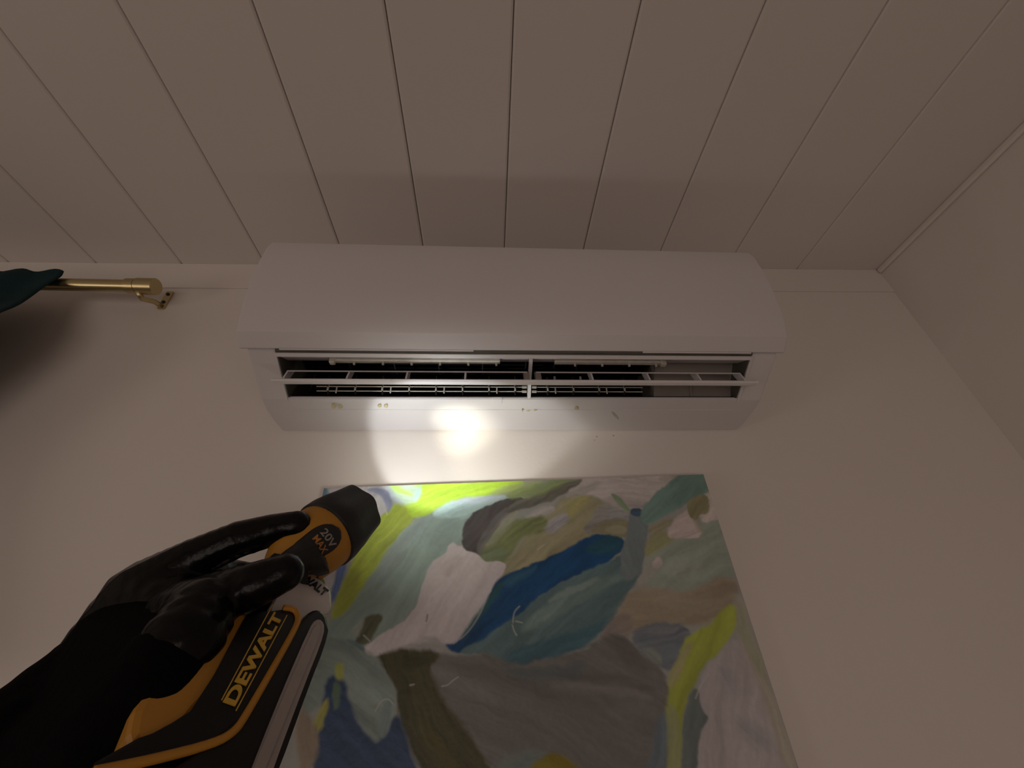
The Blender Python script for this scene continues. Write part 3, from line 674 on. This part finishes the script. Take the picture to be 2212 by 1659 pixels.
def text_head(name, body_, s0, s1, ang0, ang1, material):
    cu_ = bpy.data.curves.new(name, 'FONT'); cu_.body = body_; cu_.extrude = .0; cu_.offset = .02
    tmp = bpy.data.objects.new('tmp', cu_); COL.objects.link(tmp)
    dg = bpy.context.evaluated_depsgraph_get(); me = bpy.data.meshes.new_from_object(tmp.evaluated_get(dg)); bpy.data.objects.remove(tmp)
    co = np.array([v.co[:] for v in me.vertices]); mn, mx = co.min(0), co.max(0)
    for v in me.vertices:
        fx = (v.co.x-mn[0])/(mx[0]-mn[0]); fy = (v.co.y-mn[1])/(mx[1]-mn[1])
        v.co = head_pt(s0+(s1-s0)*fy, ang0+(ang1-ang0)*fx, .0024) - Q0
    me.materials.clear(); me.materials.append(material); me.name = name
    o = bpy.data.objects.new(name, me); COL.objects.link(o); o.parent = plate
SGN = 1 if (RT.dot(e2) > 0) else -1
text_head('lettering', '20V', -.0200, -.0130, A0-.27*SGN, A0+.27*SGN, M['gprint'])
text_head('lettering', 'MAX', -.0275, -.0220, A0-.27*SGN, A0+.27*SGN, M['oprint'])
# neck between head and collar, and the grip inside the hand
nk = [HC-L*.028, HC-L*.048, pt(684, 1220, .362), pt(682, 1238, .358)]
V, Fs = tube([tuple(p) for p in nk], [.018, .0175, .0165, .011], 20); obj('neck', V, Fs, M['black'], FL, smooth=True)
grip = [pt(672, 1240, .372), pt(600, 1310, .362), pt(540, 1390, .350)]
V, Fs = tube([tuple(p) for p in grip], [.018, .019, .020], 18); obj('grip', V, Fs, M['blackgloss'], FL, smooth=True)
# its beam
LP = HC + L*.0545
LB = (at_wall(988, 912, .01) - LP).normalized(); LH = (at_wall(1003, 912, .02) - LP).normalized()      # centre of the throw
def beam(name, energy, half, blend, rad, color, aim):
    d = lamp(name, 'SPOT', LP-FL.location, energy, color, spot_size=2*math.radians(half), spot_blend=blend, shadow_soft_size=rad)
    d.rotation_euler = aim.to_track_quat('-Z', 'Y').to_euler(); d.parent = FL
beam('beam_flood', 1.12, 34.5, .22, .008, (.96, 1, .99), LB)
beam('beam_hot_spot', 2.2, 14, 1.0, .006, (1, .975, .78), LH)
beam('beam_core', 3.2, 6, 1.0, .004, (1, .98, .84), LH)
beam('beam_reflector', .75, 24, .8, .008, (1, .985, .80), (at_wall(1105, 950, .01) - LP).normalized())
beam('beam_spill', .27, 58, 1.0, .008, (.98, 1, .97), LB)

# ------------------------------------------------------------------ person: gloved hand and sleeve
PE = empty('person', pt(205, 1452, .31), 'person reaching in with a black gloved hand and dark sleeve', 'person')
def capsules(chains):
    bm = bmesh.new()
    for ch in chains:
        for (p, r), (p2, r2) in zip(ch[:-1], ch[1:]):
            d = (p2-p); n = max(2, int(d.length/min(r, r2)*2.2))
            for i in range(n+1):
                t = i/n; c = p+d*t; rr = r+(r2-r)*t
                bmesh.ops.create_icosphere(bm, subdivisions=2, radius=rr, matrix=Matrix.Translation(c))
    return bm
def remeshed(name, chains, material, voxel, smooth_it, parent):
    bm = capsules(chains)
    for v in bm.verts: v.co -= parent.location
    me = bpy.data.meshes.new(name); bm.to_mesh(me); bm.free()
    tmp = bpy.data.objects.new('tmp', me); COL.objects.link(tmp)
    r = tmp.modifiers.new('r', 'REMESH'); r.mode = 'VOXEL'; r.voxel_size = voxel; r.use_smooth_shade = True
    s = tmp.modifiers.new('s', 'SMOOTH'); s.factor = .5; s.iterations = smooth_it
    dg = bpy.context.evaluated_depsgraph_get(); dg.update()
    m2 = bpy.data.meshes.new_from_object(tmp.evaluated_get(dg)); bpy.data.objects.remove(tmp)
    m2.name = name; m2.materials.clear(); m2.materials.append(material)
    for p in m2.polygons: p.use_smooth = True
    o = bpy.data.objects.new(name, m2); COL.objects.link(o); o.parent = parent; return o
J = lambda u, v, d, r: (pt(u, v, d), r)
wrist = J(215, 1462, .315, .037)
palm = J(325, 1302, .345, .037)
k1 = J(418, 1207, .352, .0178); k2 = J(405, 1240, .380, .0165); k3 = J(385, 1290, .390, .016); k4 = J(370, 1345, .380, .015)
chains = [
    [wrist, palm], [wrist, J(300, 1400, .320, .037), J(395, 1390, .308, .033)], [J(300,1400,.320,.037), J(330,1490,.295,.038), J(250,1560,.28,.040)], [J(400,1335,.305,.028), J(440,1320,.283,.0225), J(395,1388,.260,.0245), J(350,1440,.256,.0215)], [palm, k1], [palm, k2], [palm, k3], [palm, k4],
    [k1, J(515, 1165, .362, .0163), J(585, 1146, .372, .0150), J(640, 1135, .374, .0135)],
    [k2, J(500, 1242, .415, .0150), J(585, 1255, .420, .0142), J(660, 1280, .395, .0125)],
    [k3, J(480, 1310, .418, .0145), J(560, 1325, .420, .0138), J(630, 1340, .390, .012)],
    [k4, J(455, 1380, .405, .013), J(525, 1400, .405, .012), J(580, 1400, .38, .011)],
    [palm, J(400, 1340, .322, .030), J(462, 1300, .305, .0215), J(552, 1263, .300, .0168), J(615, 1237, .306, .0140)],
]
gl = remeshed('glove', chains, M['glove'], .0022, 5, PE)
cuff_dir = (pt(-60, 1730, .235)-wrist[0])
remeshed('sleeve', [[(wrist[0]+cuff_dir.normalized()*.01, .033), J(90, 1600, .275, .041), (pt(-60, 1740, .235), .046), (cpt(-.42, -.46, .06), .052)],
                    [J(90, 1600, .275, .041), J(120, 1720, .25, .040)], [J(222, 1455, .314, .0385), J(95, 1590, .280, .045)], [J(362, 1428, .252, .0245), J(318, 1512, .236, .0250), J(248,1598,.228,.030), J(120,1650,.250,.038)], [J(292, 1508, .250, .030), J(222, 1455, .314, .0385)], [J(362, 1428, .258, .026), J(270, 1400, .318, .0385)], [J(300, 1500, .245, .027), J(300, 1440, .290, .034)]], M['sleeve'], .004, 4, PE)  # matte cloth also laid over the glove's palm heel, imitating its unlit look
